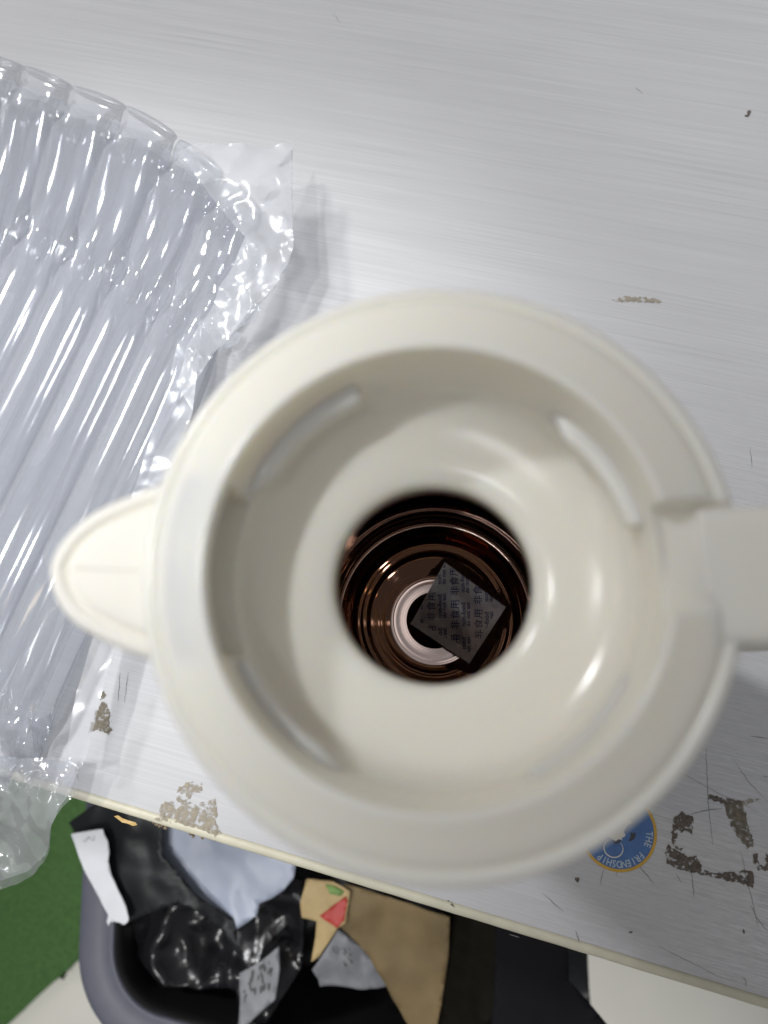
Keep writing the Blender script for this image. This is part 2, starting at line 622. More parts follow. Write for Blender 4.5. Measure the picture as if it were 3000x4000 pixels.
# scratches as shallow dark lines
SCR = [[(2757, 2920), (2763, 3040), (2768, 3150), (2785, 3300)], [(2700, 3180), (2760, 3165), (2820, 3158)], [(2488, 3370), (2520, 3410), (2555, 3455)],
       [(2362, 3385), (2350, 3430), (2345, 3460)], [(2702, 3405), (2706, 3450), (2713, 3505)], [(2570, 3695), (2650, 3735), (2740, 3780), (2820, 3822)],
       [(2248, 3635), (2258, 3665), (2262, 3680)], [(2895, 3815), (2912, 3828), (2915, 3855)], [(2890, 3320), (2920, 3440), (2960, 3620)],
       [(2600, 2990), (2700, 3040), (2800, 3095), (2960, 3170)], [(2640, 3410), (2662, 3450)], [(2405, 3390), (2410, 3420)], [(2120, 3490), (2200, 3560)],
       [(2860, 2960), (2930, 3060), (3000, 3130)], [(2440, 3000), (2600, 3040)], [(2930, 1745), (2938, 1830)], [(468, 2630), (462, 2740)], [(500, 2625), (486, 2745)],
       [(2930, 3530), (2960, 3590), (3000, 3640)], [(1990, 3650), (2030, 3662)], [(2480, 340), (2510, 365)], [(1300, 50), (1330, 90)], [(2930, 2875), (3000, 2885)], [(2980, 3030), (3000, 3035)]]
V, Fc = [], []
for ln in SCR:
    ln = spline(ln, 6)
    pts = [at(x + random.uniform(-2, 2), y, 0.00012) for x, y in ln]
    wd = random.uniform(0.00012, 0.00026)
    n0 = len(V)
    for i, p in enumerate(pts):
        t = (pts[min(i + 1, len(pts) - 1)] - pts[max(i - 1, 0)]).normalized()
        nn = Vector((-t.y, t.x, 0)) * wd * (0.25 + math.sin(PI * (i + 0.5) / len(pts))) * random.uniform(0.6, 1.1)
        V += [p - nn, p + nn]
    for i in range(len(pts) - 1):
        a = n0 + 2 * i
        Fc.append((a, a + 1, a + 3, a + 2))
tag(build('scratches', V, Fc, 'scratch_grey', table, smooth=False), kind='stuff')


def blob(c, r, seed, flat=0.7):
    bm = bmesh.new()
    bmesh.ops.create_icosphere(bm, subdivisions=2, radius=1)
    V = []
    for v in bm.verts:
        s = 1 + 0.5 * noise.noise(v.co * 1.7 + Vector((seed, seed * 2, 0)))
        V.append(Vector(c) + Vector((v.co.x * r * s, v.co.y * r * s, v.co.z * r * s * flat)))
    Fc = [tuple(v.index for v in f.verts) for f in bm.faces]
    bm.free()
    return V, Fc


V, Fc = [], []
for i in range(26):
    px = random.choice((random.uniform(575, 650), random.uniform(690, 840)))
    u = (at(px, 3200, 0) - E0).x / math.cos(PHI)
    bV, bF = blob(tl(u, random.uniform(-0.0012, 0.0006), random.uniform(-0.006, -0.001)), random.uniform(0.0005, 0.0013), i)
    n0 = len(V)
    V += bV
    Fc += [tuple(a + n0 for a in f) for f in bF]
tag(build('crumbs', V, Fc, 'crumb', table), kind='stuff')
poly = [at(x, y, 0).to_2d() for x, y in ((446, 3188), (462, 3184), (480, 3196), (500, 3204), (530, 3212), (537, 3222), (520, 3226), (500, 3217), (478, 3212), (462, 3200))]
V, Fc = sheet_mesh(poly, 0.0012, lambda x, y: 0.0003 + 0.0003 * wob(x, y, 500, 2))
build('glue_drip', V, Fc, 'amber_glue', table)

# ------------------------------------------------------------------ jug
jug = thing('thermal_jug', 'open ivory plastic thermal jug with its lid off, seen into its neck', 'jug', (0, 0, 0))
JC = (0.0006, 0.0015)
body_prof = [(0.0, 0.002), (0.056, 0.0), (0.063, 0.003), (0.0655, 0.010), (0.0675, 0.06), (0.0695, 0.14), (0.0722, 0.20), (0.0738, 0.2345), (0.0715, 0.2355)]
V, Fc = lathe(dense(body_prof, 0.012), 160, c=JC)
build('body', V, Fc, 'ivory_satin', jug)

coll = [(0.0725, 0.2362), (0.0744, 0.2362), (0.0752, 0.2372), (0.0757, 0.2388), (0.0757, 0.2408), (0.0752, 0.2424), (0.0742, 0.2434), (0.0730, 0.2438),
        (0.0721, 0.2436), (0.0716, 0.2430), (0.0711, 0.2430), (0.0706, 0.2438), (0.0698, 0.2446), (0.0675, 0.2455), (0.0640, 0.2466), (0.0615, 0.2475),
        (0.0595, 0.2483), (0.0581, 0.2489), (0.0572, 0.2490), (0.0566, 0.2486), (0.0563, 0.2478), (0.0561, 0.2462), (0.0560, 0.2450), (0.0560, 0.2445),
        (0.0559, 0.2400), (0.0557, 0.2350), (0.0556, 0.2300), (0.0555, 0.2262), (0.0555, 0.2257), (0.0553, 0.2235), (0.0546, 0.2205), (0.0532, 0.2182),
        (0.0510, 0.2165), (0.0480, 0.2152), (0.0440, 0.2140), (0.0400, 0.2130), (0.0360, 0.2122), (0.0328, 0.2114), (0.0310, 0.2106), (0.0299, 0.2094),
        (0.0294, 0.2078), (0.0293, 0.2050), (0.0293, 0.2020), (0.0302, 0.2005)]


def collar_edit(a, r, z, j):
    x, y = r * math.cos(a), r * math.sin(a)
    if j >= 43:
        return r, z
    # eccentric outer rim
    # pouring gap through the wall towards the spout
    d = abs((a - PI + PI) % (2 * PI) - PI)
    if 23 <= j <= 27:
        k = 1 - smoothstep(0.34, 0.40, abs(a - PI * 1.0))
        r = r + k * 0.0115
    # seat for the lid hinge beside the handle
    if x > 0.03 and 2 <= j <= 22 and r > 0.0555:
        k = smoothstep(-0.0125, -0.0110, y) * (1 - smoothstep(0.0138, 0.0150, y))
        z0 = 0.2452 - 0.0035 * smoothstep(-0.012, 0.012, y) - 0.05 * max(0, r - 0.060)
        if z > z0:
            z = z + (z0 - z) * k * 0.95
    return r, z


V, Fc = lathe(coll, 720, collar_edit)
V = [(x + JC[0] * smoothstep(0.054, 0.070, math.hypot(x, y)), y + JC[1] * smoothstep(0.054, 0.070, math.hypot(x, y)), z) for x, y, z in V]
build('collar', V, Fc, 'ivory_plastic', jug)

# thread lugs on the neck wall
for a0, span, proud in ((111, 47, 1.0), (204, 42, 0.75), (294, 42, 0.45), (12, 42, 1.0)):
    V, Fc = [], []
    n = 40
    sec = [(0.0562, -0.0030), (0.0522, -0.0026), (0.0514, -0.0016), (0.0513, 0.0012), (0.0518, 0.0024), (0.0528, 0.0030), (0.0562, 0.0034)]
    for i in range(n + 1):
        t = i / n
        a = math.radians(a0 + span * t)
        zc = 0.2335 - 0.0035 * t
        tp = min(1.0, smoothstep(-0.02, 0.03, t)) * (1 - 0.8 * smoothstep(0.75, 1.02, t))
        for r, dz in sec:
            rr = 0.0565 + (r - 0.0565) * tp * proud
            V.append((rr * math.cos(a), rr * math.sin(a), zc + dz * (0.5 + 0.5 * tp)))
    k = len(sec)
    for i in range(n):
        for j in range(k):
            Fc.append((i * k + j, i * k + (j + 1) % k, (i + 1) * k + (j + 1) % k, (i + 1) * k + j))
    Fc.append(tuple(range(k)))
    Fc.append(tuple(range(n * k, n * k + k)))
    build('thread_lug', V, Fc, 'ivory_plastic', jug, bevel=0.0006)

# spout: a closed beak with a moulded groove round its top
SPX = [(690, 1870), (590, 1900), (389, 1985), (271, 2075), (208, 2165), (190, 2242), (217, 2345), (289, 2438), (434, 2522), (560, 2570), (690, 2600)]
outl = [Vector(p) for p in spline([at(x, y, 0.236).to_2d() for x, y in SPX], 8)]
nrm = []
for i in range(len(outl)):
    d = (outl[min(i + 1, len(outl) - 1)] - outl[max(i - 1, 0)]).normalized()
    nrm.append(Vector((-d.y, d.x)))
bc = Vector((-0.062, 0.0))
low = [(0.35, 0.165), (0.66, 0.195), (0.92, 0.222)]
rings = [(0.0016, 0.2290), (0.0004, 0.2325), (0.0, 0.2345), (0.0004, 0.2359), (0.0013, 0.2367), (0.0024, 0.2370), (0.0036, 0.2370), (0.0042, 0.2364), (0.0047, 0.2356), (0.0054, 0.2356),
         (0.0059, 0.2364), (0.0064, 0.2373), (0.0074, 0.2376), (0.010, 0.2377)]
V, Fc = [], []
for sc_, z in low:
    for p in outl:
        q = bc + (p - bc) * sc_
        V.append((q.x, q.y, z))
for ins, z in rings:
    for p, m_ in zip(outl, nrm):
        q = p + m_ * ins
        V.append((q.x, q.y, z))
last = V[-len(outl):]
for sc_ in (0.6, 0.2):
    for p in last:
        q = bc + (Vector(p[:2]) - bc) * sc_
        V.append((q.x, q.y, 0.2378))
k = len(outl)
for i in range(len(low) + len(rings) + 1):
    for j in range(k - 1):
        Fc.append((i * k + j, i * k + j + 1, (i + 1) * k + j + 1, (i + 1) * k + j))
build('spout', V, Fc, 'ivory_satin', jug)

# handle: a broad strap
path = spline([(0.0655, 0.2385), (0.078, 0.2390), (0.098, 0.2385), (0.114, 0.2345), (0.1235, 0.220), (0.126, 0.195), (0.125, 0.15), (0.120, 0.10), (0.106, 0.066), (0.085, 0.055), (0.066, 0.052)], 8)
V, Fc = [], []
cs = []
for i in range(40):
    a = 2 * PI * i / 40
    e = 0.28
    cx, sy = math.cos(a), math.sin(a)
    cs.append((0.0168 * math.copysign(abs(cx) ** e, cx), 0.0062 * math.copysign(abs(sy) ** 0.45, sy)))
k = len(cs)
for i, (x, z) in enumerate(path):
    a, b = path[max(0, i - 1)], path[min(len(path) - 1, i + 1)]
    t = Vector((b[0] - a[0], b[1] - a[1])).normalized()
    nx, nz = -t.y, t.x
    for w, h in cs:
        V.append((x + nx * h, -0.0022 + w, z + nz * h))
for i in range(len(path) - 1):
    for j in range(k):
        Fc.append((i * k + j, i * k + (j + 1) % k, (i + 1) * k + (j + 1) % k, (i + 1) * k + j))
Fc += [tuple(range(k)), tuple(range((len(path) - 1) * k, len(path) * k))]
build('handle', V, Fc, 'ivory_satin', jug)

# glass liner, seen through the neck
lin = [(0.0291, 0.2050), (0.0293, 0.2000), (0.0310, 0.1955), (0.0360, 0.1890), (0.0450, 0.1800), (0.0530, 0.1690), (0.0570, 0.1550), (0.0580, 0.14), (0.0582, 0.10),
       (0.0582, 0.06), (0.0580, 0.042), (0.0570, 0.0335), (0.0553, 0.0290), (0.0540, 0.0272), (0.0534, 0.0268)]
LB0 = len(lin) - 1
lin += [(0.0529, 0.0268), (0.0524, 0.0271), (0.0519, 0.02705), (0.0515, 0.0268)]  # small ridge added to catch a thin bright line
LB1 = len(lin) - 1
zz, r = 0.0268, 0.0515
while r > 0.0252:                                 # sloping floor with spinning marks
    r -= 0.0003
    zz -= 0.0003 * (0.40 + 0.13 * noise.noise(Vector((r * 260, 9, 0))) + 0.05 * noise.noise(Vector((r * 1300, 5, 0))))
    lin.append((r, zz + 0.000012 * noise.noise(Vector((r * 2200, 0, 0)))))
LR0 = len(lin) - 1
for dr, dz in ((0.0251, 0.00002), (0.0246, -0.00005), (0.0241, 0.0), (0.0236, -0.00008), (0.0231, -0.00004), (0.0226, -0.00006)):
    lin.append((dr, zz + dz))
r = 0.0226
while r > 0.0158:                                 # level ring shaped to mirror the added panel above
    r -= 0.0004
    lin.append((r, zz - 0.0001 + 0.00001 * noise.noise(Vector((r * 1500, 3, 0))) - (0.0226 - r) * 0.03))
LR1 = len(lin) - 1
z1 = lin[-1][1]
for i in range(1, 40):                            # raised tip, made steep to mirror dark in place of a phone's reflection
    t = i / 40
    lin.append((0.0158 * (1 - t) + 0.0001, z1 + 0.0075 * t + 0.00003 * math.sin(i * 2.1)))
V, Fc = lathe(lin[:LB0 + 1], 256)
build('glass_liner', V, Fc, 'liner_mirror', jug)
V, Fc = lathe(lin[LB0:LB1 + 1], 256)
build('base_glint_ridge', V, Fc, 'liner_glint_mirror', jug)
V, Fc = lathe(lin[LB1:LR0 + 1], 256)
build('base_bowl', V, Fc, 'liner_mirror', jug)
V, Fc = lathe(lin[LR0:LR1 + 1], 256)
build('base_glint_ring', V, Fc, 'liner_glint_mirror', jug)
V, Fc = lathe(lin[LR1:], 256)
build('base_dark_tip', V, Fc, 'liner_mirror', jug)

# ------------------------------------------------------------------ sachet in the jug
SZ = 0.0300
c4 = [at(1604, 2437, SZ), at(1737, 2196, SZ), at(1976, 2372, SZ), at(1833, 2592, SZ)]
sach = thing('desiccant_sachet', 'small white desiccant sachet with blue print lying at the bottom inside the jug', 'sachet', tuple(sum(c4, Vector()) / 4))


def quad(s, t):
    return (c4[0] * (1 - s) + c4[1] * s) * (1 - t) + (c4[3] * (1 - s) + c4[2] * s) * t


def puff(s, t):
    e = min(s, 1 - s, t, 1 - t)
    h = 0.0040 * smoothstep(0.05, 0.36, e)
    h += 0.0016 * math.sin(9 * s + 5 * t) * smoothstep(0.04, 0.25, e)
    h += 0.0005 * wob(s, t, 5, 2)
    if min(s, 1 - s) < 0.07:
        h += 0.00016 * math.sin(t * 200)
    h -= 0.0040 * smoothstep(0.75, 1.0, 1 - s) * 0.5
    return h


n = 64
V, Fc = [], []
for lay in (0, 1):
    for i in range(n + 1):
        for j in range(n + 1):
            s, t = i / n, j / n
            ss = s
            if j == 0 or j == n:
                pass
            jag = 0.008 * (1 if j % 2 else -1)
            if i == 0: ss = jag
            if i == n: ss = 1 + jag
            p = quad(ss, t)
            V.append((p.x, p.y, SZ + (puff(s, t) if lay == 0 else -0.6 * puff(s, t) - 0.0004)))
for lay in (0, 1):
    for i in range(n):
        for j in range(n):
            a = lay * (n + 1) ** 2 + i * (n + 1) + j
            Fc.append((a, a + 1, a + n + 2, a + n + 1))
build('pouch', V, Fc, 'sachet_paper', sach)
# print: columns of text running up the sachet
A, B, Cc = c4[0], c4[1], c4[3]
e1 = (B - A)
e2 = (Cc - A)
det = e1.x * e2.y - e1.y * e2.x


def st(x, y):
    dx, dy = x - A.x, y - A.y
    return (dx * e2.y - dy * e2.x) / det, (e1.x * dy - e1.y * dx) / det


V, Fc = [], []
base = at(1779, 2403, SZ).to_2d()
for colm in range(-3, 4):
    for rowk in range(-3, 4):
        cx = base.x + colm * 0.0126
        cyy = base.y + rowk * 0.0182 - 0.0048 * colm
        for s_, size, dx, sy in (('非', 0.0052, 0, -0.0054), ('食', 0.0052, 0, 0), ('用', 0.0052, 0, 0.0054), ('non-food', 0.0034, 0.0042, 0), ('do not eat', 0.0031, 0.0067, 0)):
            g, gf = text_geo(s_, size, 0.0 if ord(s_[0]) > 255 else 0.012)
            n0 = len(V)
            new = []
            ok = True
            for x, y in g:                          # reading upwards
                X, Y = cx + dx - y, cyy + sy + x
                s, t = st(X, Y)
                if not (0.015 < s < 0.985 and 0.015 < t < 0.985):
                    ok = False
                    s, t = min(max(s, 0.01), 0.99), min(max(t, 0.01), 0.99)
                new.append((X, Y, SZ + puff(s, t) + 0.0010, 0.015 < s < 0.985 and 0.015 < t < 0.985))
            for f in gf:
                if all(new[i][3] for i in f):
                    idx = []
                    for i in f:
                        V.append(new[i][:3])
                        idx.append(len(V) - 1)
                    Fc.append(tuple(idx))
build('printed_text', V, Fc, 'ink_blue', sach, smooth=False)

# ------------------------------------------------------------------ sticker on the table
SC = at(2413, 3246, 0)
SR = 0.0206
stk = thing('round_sticker', 'round blue sticker with a gold rim, half under the jug on the table', 'sticker', tuple(SC))


def disc(r, z, n=96, r0=0.0):
    V, Fc = [], []
    for i in range(n):
        a = 2 * PI * i / n
        V.append((SC.x + r * math.cos(a), SC.y + r * math.sin(a), z))
    if r0:
        for i in range(n):
            a = 2 * PI * i / n
            V.append((SC.x + r0 * math.cos(a), SC.y + r0 * math.sin(a), z))
        Fc = [(i, (i + 1) % n, n + (i + 1) % n, n + i) for i in range(n)]
    else:
        Fc = [tuple(range(n))]
    return V, Fc


V, Fc = disc(SR, 0.00022)
build('paper_disc', V, Fc, 'sticker_blue', stk, smooth=False)
V, Fc = disc(SR, 0.00032, r0=SR * 0.925)
build('gold_rim', V, Fc, 'sticker_gold', stk, smooth=False)
V, Fc = [], []
word = 'THE FRIENDSHIP'
angs = [-4, -14, -24, -35] + [-46 - 82 * i / 9 for i in range(10)]
for ch, a in zip(word, angs):
    if ch == ' ':
        continue
    g, gf = text_geo(ch, 0.0050, 0.022)
    n0 = len(V)
    ar = math.radians(a)
    for x, y in g:
        x *= 0.82
        rr = SR * 0.80 + y
        V.append((SC.x + rr * math.cos(ar) + x * math.sin(ar), SC.y + rr * math.sin(ar) - x * math.cos(ar), 0.00034))
    Fc += [tuple(i + n0 for i in f) for f in gf]
build('lettering', V, Fc, 'sticker_pale', stk, smooth=False)


def stpx(x, y):
    return at(2250 + x * 0.2411, 3100 + y * 0.2411, 0).to_2d()


poly = [stpx(x, y) for x, y in ((500, 690), (560, 720), (600, 745), (640, 765), (690, 735), (720, 740), (752, 755), (735, 715), (780, 700), (800, 665), (770, 620), (800, 560), (840, 500), (900, 480), (860, 380), (700, 330), (560, 420), (500, 560))]
V, Fc = sheet_mesh(poly, 0.001, lambda x, y: 0.00036)
build('cream_shape', V, Fc, 'sticker_cream', stk, smooth=False)
poly = [stpx(x, y) for x, y in ((885, 620), (920, 640), (965, 625), (960, 690), (930, 740), (880, 770), (845, 760), (880, 710))]
V, Fc = sheet_mesh(poly, 0.001, lambda x, y: 0.00036)
build('dark_shape', V, Fc, 'sticker_dark', stk, smooth=False)
poly = [stpx(x, y) for x, y in ((570, 760), (640, 775), (690, 745), (730, 760), (690, 800), (630, 815))]
V, Fc = sheet_mesh(poly, 0.001, lambda x, y: 0.00040)
build('dark_shape', V, Fc, 'sticker_dark', stk, smooth=False)
cc = stpx(605, 885)
V, Fc = [], []
for i in range(61):
    a = math.radians(100 + 300 * i / 60)
    wd = 0.00022 * (0.4 + math.sin(PI * i / 60))
    for rr in (0.0050 - wd, 0.0050 + wd):
        V.append((cc.x + rr * math.cos(a), cc.y + rr * 0.9 * math.sin(a), 0.00036))
Fc = [(2 * i, 2 * i + 1, 2 * i + 3, 2 * i + 2) for i in range(60)]
build('thin_ring', V, Fc, 'sticker_cream', stk, smooth=False)

# ------------------------------------------------------------------ air cushion bag
bag = thing('air_cushion_bag', 'clear inflatable air column packing bag lying on the table left of the jug', 'packing bag', tuple(at(300, 1700, 0)))
BZ = 0.036
ROW1 = [(-330, 250), (-130, 285), (63, 341), (250, 420), (454, 498), (650, 615), (823, 748), (972, 905)]
ROW2 = [(-480, 760), (-290, 800), (-100, 835), (86, 882), (266, 960), (454, 1040), (627, 1140), (790, 1260)]
nx = len(ROW1)


def px_z(p, z):
    return at(p[0], p[1], z).to_2d()


R1 = [px_z(p, BZ) for p in ROW1]
R2 = [px_z(p, BZ) for p in ROW2]
dirs = Vector((-0.345, -0.94)).normalized()
side = Vector((0.94, -0.345)).normalized()
SEAM = []
for kx in range(nx):
    a, b = R1[kx], R2[kx]
    up = (a - b).normalized()
    top = a + up * 0.021
    endlen = (px_z((330, 2985), BZ) - R2[7]).length
    e = b + dirs * (endlen + 0.006 * math.sin(kx * 2.1))
    e2 = e + dirs * 0.028
    SEAM.append([top, a, b, b.lerp(e, 0.33), b.lerp(e, 0.66), e, e2])
PINCH = R1 + R2 + [s[5] for s in SEAM]
PIN_ROWS = [R1, R2, [s[5] for s in SEAM]]


def seam_at(kx, v):
    P = SEAM[kx]
    i = min(int(v), len(P) - 2)
    # Catmull-Rom
    p0 = P[max(i - 1, 0)]; p1 = P[i]; p2 = P[i + 1]; p3 = P[min(i + 2, len(P) - 1)]
    t = v - i
    return 0.5 * (2 * p1 + (p2 - p0) * t + (2 * p0 - 5 * p1 + 4 * p2 - p3) * t * t + (3 * p1 - p0 - 3 * p2 + p3) * t ** 3)


def crinkle(x, y, kx, v):
    d = 0.0
    for q in PINCH:
        dx, dy = x - q.x, y - q.y
        rr = dx * dx + dy * dy
        if rr < 0.0012:
            r = math.sqrt(rr)
            th = math.atan2(dy, dx)
            d += 0.0011 * math.sin(6 * th + q.x * 900) * math.exp(-(r / 0.012) ** 2) * min(1, r / 0.003)
            d += 0.00012 * math.sin(11 * th + q.y * 700) * math.exp(-(r / 0.009) ** 2) * min(1, r / 0.003)
    return d


def add_columns(zc, shift, v0=0.0, rough=1.0):
    for kx in range(nx - 1):
        NV = 150
        M = 22
        V, Fc = [], []
        for i in range(NV + 1):
            v = v0 + (6.0 - v0) * i / NV
            a, b = seam_at(kx, v), seam_at(kx + 1, v)
            c = (a + b) / 2
            wv = (b - a) / 2
            hgt = 0.0125
            # necks at the weld rows, flat ends
            dens = 0.0
            for row, w in ((1.0, 0.25), (2.0, 0.25), (5.0, 0.10)):
                dens = max(dens, math.exp(-((v - row) / w) ** 2))
            if v < 1:
                hgt *= 0.42 * math.sqrt(max(0, 1 - (1 - v) ** 2)) + 0.02 + 0.58 * smoothstep(0.55, 1.0, v)
                wscale = math.sqrt(max(0.0, 1 - (max(0, 0.45 - v) / 0.47) ** 2))
            elif v > 5:
                hgt *= max(0.08, 1 - (v - 5) * 1.3)
                wscale = 1
            else:
                wscale = 1
            zoff = zc + shift + 0.003 * math.sin(v * 1.3 + kx * 0.3)
            zoff -= 0.007 * (1 - smoothstep(0.0, 1.0, v))
            if v > 5:
                zoff -= 0.010 * (v - 5)
            zoff += -0.006 * smoothstep(4, 6, kx) * (1 if v < 4 else 1)
            for j in range(M):
                t = 2 * PI * j / M
                cx = math.cos(t)
                sx = math.sin(t)
                p = c + wv * (0.985 * cx * wscale)
                z = zoff + hgt * (1 - dens * (0.16 + 0.70 * abs(cx) ** 1.5)) * math.copysign(abs(sx) ** 0.72, sx) + 0.0002
                for q in PINCH:
                    rr = (p.x - q.x) ** 2 + (p.y - q.y) ** 2
                    if rr < 0.0009 and sx > -0.3:
                        z -= 0.0055 * math.exp(-rr / 0.00012)
                w_ = crinkle(p.x, p.y, kx, v) * (1 if sx > -0.2 else 0.5) * rough
                w_ += 0.0004 * wob(p.x, p.y, 30, kx) * rough
                cr = 0.0
                if v > 5: cr = min(1, (v - 5) * 3)
                cr = max(cr, 0.55 * smoothstep(4.5, 6, kx) * (1 - smoothstep(1.9, 2.4, v)))
                if 2.0 < v < 3.0: cr = max(cr, 0.14 * (1 - (v - 2)))
                if cr:
                    w_ += cr * 0.0022 * (ridged(p.x, p.y, 38, kx + zc * 50, 2) - 0.9)
                V.append((p.x, p.y, z + w_))
        for i in range(NV):
            for j in range(M):
                j2 = (j + 1) % M
                Fc.append((i * M + j, i * M + j2, (i + 1) * M + j2, (i + 1) * M + j))
        build('air_column', V, Fc, 'air_film', bag)


add_columns(BZ, 0.0)
add_columns(0.0145, -0.001, 0.72, 0.25)
# loose film outside the last seam: the crumpled edge towards the jug
FZ = 0.024


def film(pxs, z, amp, seed, scale=22, mat='flap_film', slope=None, step=0.0024, octs=2):
    poly = [px_z(p, z) for p in pxs]

    def zf(x, y):
        h = z + amp * (ridged(x, y, scale * 0.6, seed, octs) - 0.9) + 0.08 * amp * wob(x, y, 120, seed)
        if slope:
            h += slope(x, y)
        return h
    V, Fc = sheet_mesh(poly, step, zf)
    return build('film_flap', V, Fc, mat, bag, smooth=True)


film([(690, 590), (760, 560), (900, 560), (1010, 575), (1142, 545), (1135, 700), (1148, 975), (1065, 1140), (1000, 1190), (900, 1290), (820, 1370), (775, 1480), (748, 1600), (690, 1500), (740, 1330), (800, 1240), (960, 930), (820, 760)], 0.040, 0.0042, 3, 48)
film([(960, 930), (1142, 545), (1148, 975), (1065, 1140), (950, 1260), (850, 1350), (790, 1270)], 0.028, 0.0042, 8, 45)
film([(790, 1270), (850, 1330), (940, 1230), (1010, 1180), (1020, 1210), (995, 1260), (940, 1275), (900, 1300), (890, 1330), (850, 1360), (770, 1480), (700, 1560)], 0.020, 0.002, 11, 60)
film([(840, 1350), (905, 1290), (945, 1300), (930, 1340), (880, 1362)], 0.006, 0.001, 12, 60)
film([(700, 1330), (790, 1260), (775, 1420), (748, 1610), (700, 1760), (640, 1900), (560, 2150), (446, 2538), (400, 2707), (361, 2845), (327, 2976), (250, 3000), (300, 2700), (420, 2250), (560, 1800)], 0.026, 0.0022, 14, 38)
# skirt at the bottom end, hanging over the table edge


def droop(x, y):
    p = TM.inverted() @ Vector((x, y, 0))
    return -0.02 * smoothstep(0.01, -0.06, p.y)


film([(-500, 2880), (-200, 2930), (60, 2960), (330, 2960), (327, 2990), (284, 3107), (246, 3153), (192, 3230), (150, 3330), (127, 3391), (60, 3455), (0, 3490), (-200, 3560), (-520, 3560)], 0.026, 0.0040, 17, 62, slope=droop, octs=3, mat='air_film')
film([(-500, 2880), (-200, 2930), (60, 2960), (310, 2980), (270, 3107), (235, 3153), (180, 3230), (120, 3370), (40, 3440), (-200, 3520), (-520, 3520)], 0.014, 0.0050, 23, 50, slope=droop, octs=3)

# ------------------------------------------------------------------ bin below the table edge
RZ = -0.30


def bpx(x, y, z=RZ):
    return at(x, y, z).to_2d()


def line_x(p, d, q, e):
    k = (q - p).cross(e) / d.cross(e)
    return p + d * k


FA, FB = bpx(560, 4135), bpx(1900, 4535)       # front outer edge of the rim
LA, LB = bpx(292, 3800), bpx(312, 3395)        # left outer edge
fd, ld = (FB - FA).normalized(), (LB - LA).normalized()
LF = line_x(FA, fd, LA, ld)
RF = LF + fd * 0.45
RB = RF + (ld + Vector((0, 1)) * 0.2).normalized() * 0.33
LBk = LF + ld * 0.33
QUAD = [RB, LBk, LF, RF]
binr = thing('waste_bin', 'dark grey plastic waste bin full of packaging below the table edge', 'bin', (*((RB + LBk + LF + RF) / 4), FLOOR + 0.002))


def rrect(inset, rad, n=14):
    P = []
    m = len(QUAD)
    offs = []
    for i in range(m):
        p, q = QUAD[i], QUAD[(i + 1) % m]
        d = (q - p).normalized()
        nn = Vector((-d.y, d.x))
        offs.append((p + nn * inset, d))
    out = []
    for i in range(m):
        (p0, d0), (p1, d1) = offs[i - 1], offs[i]
        c = line_x(p0, d0, p1, d1)
        ang = math.acos(max(-1, min(1, d0.dot(d1))))
        t = rad * math.tan(ang / 2)
        s0, s1 = c - d0 * t, c + d1 * t
        ctr = s0 + Vector((-d0.y, d0.x)) * rad
        a0 = math.atan2((s0 - ctr).y, (s0 - ctr).x)
        for k in range(n + 1):
            a = a0 + ang * k / n
            out.append(ctr + Vector((math.cos(a), math.sin(a))) * rad)
    return out


def loops(rs):
    V, Fc = [], []
    for inset, rad, z in rs:
        for q in rrect(inset, rad):
            V.append((q.x, q.y, z))
    k = len(rrect(0.01, 0.05))
    for i in range(len(rs) - 1):
        for j in range(k):
            Fc.append((i * k + j, i * k + (j + 1) % k, (i + 1) * k + (j + 1) % k, (i + 1) * k + j))
    return V, Fc, k


V, Fc, k = loops([(0.004, 0.09, RZ - 0.035), (0.0, 0.092, RZ - 0.03), (0.0, 0.092, RZ - 0.006), (0.003, 0.09, RZ - 0.001), (0.008, 0.086, RZ), (0.022, 0.074, RZ - 0.001), (0.031, 0.066, RZ - 0.0025),
                  (0.0335, 0.064, RZ - 0.0015), (0.0352, 0.062, RZ - 0.0022), (0.036, 0.061, RZ - 0.006)])
build('rim', V, Fc, 'bin_plastic', binr)
V, Fc, k = loops([(0.0362, 0.061, RZ - 0.004), (0.037, 0.06, RZ - 0.02), (0.06, 0.05, FLOOR + 0.012), (0.06, 0.05, FLOOR + 0.006)])
Fc.append(tuple(range(3 * k, 4 * k)))
build('tub', V, Fc, 'black_plastic', binr, solid=-0.003)


def crumple(name, label, cat, pxs, z, amp, seed, scale, mat, step=0.006, slope=None, solid=0.0, smooth=True, group=None, parent=None, tilt=(0, 0)):
    poly = [bpx(x, y, z) for x, y in pxs]
    cx = sum(p.x for p in poly) / len(poly)
    cyy = sum(p.y for p in poly) / len(poly)

    def zf(x, y):
        h = z + amp * (ridged(x, y, scale, seed, 3) - 0.9)
        h += tilt[0] * (x - cx) + tilt[1] * (y - cyy)
        return h + (slope(x, y) if slope else 0)
    V, Fc = sheet_mesh(poly, step, zf)
    o = build(name, V, Fc, mat, parent, solid=solid, smooth=smooth)
    if not parent:
        tag(o, label, cat, group)
    return o, zf


# black liner of rubbish deep in the bin
crumple('black_bin_liner', 'creased black plastic bin liner lying deep inside the grey bin', 'bin liner', [(430, 3000), (2300, 3000), (2300, 4300), (430, 4300)], -0.47, 0.02, 5, 14, 'black_film_matte', 0.012)
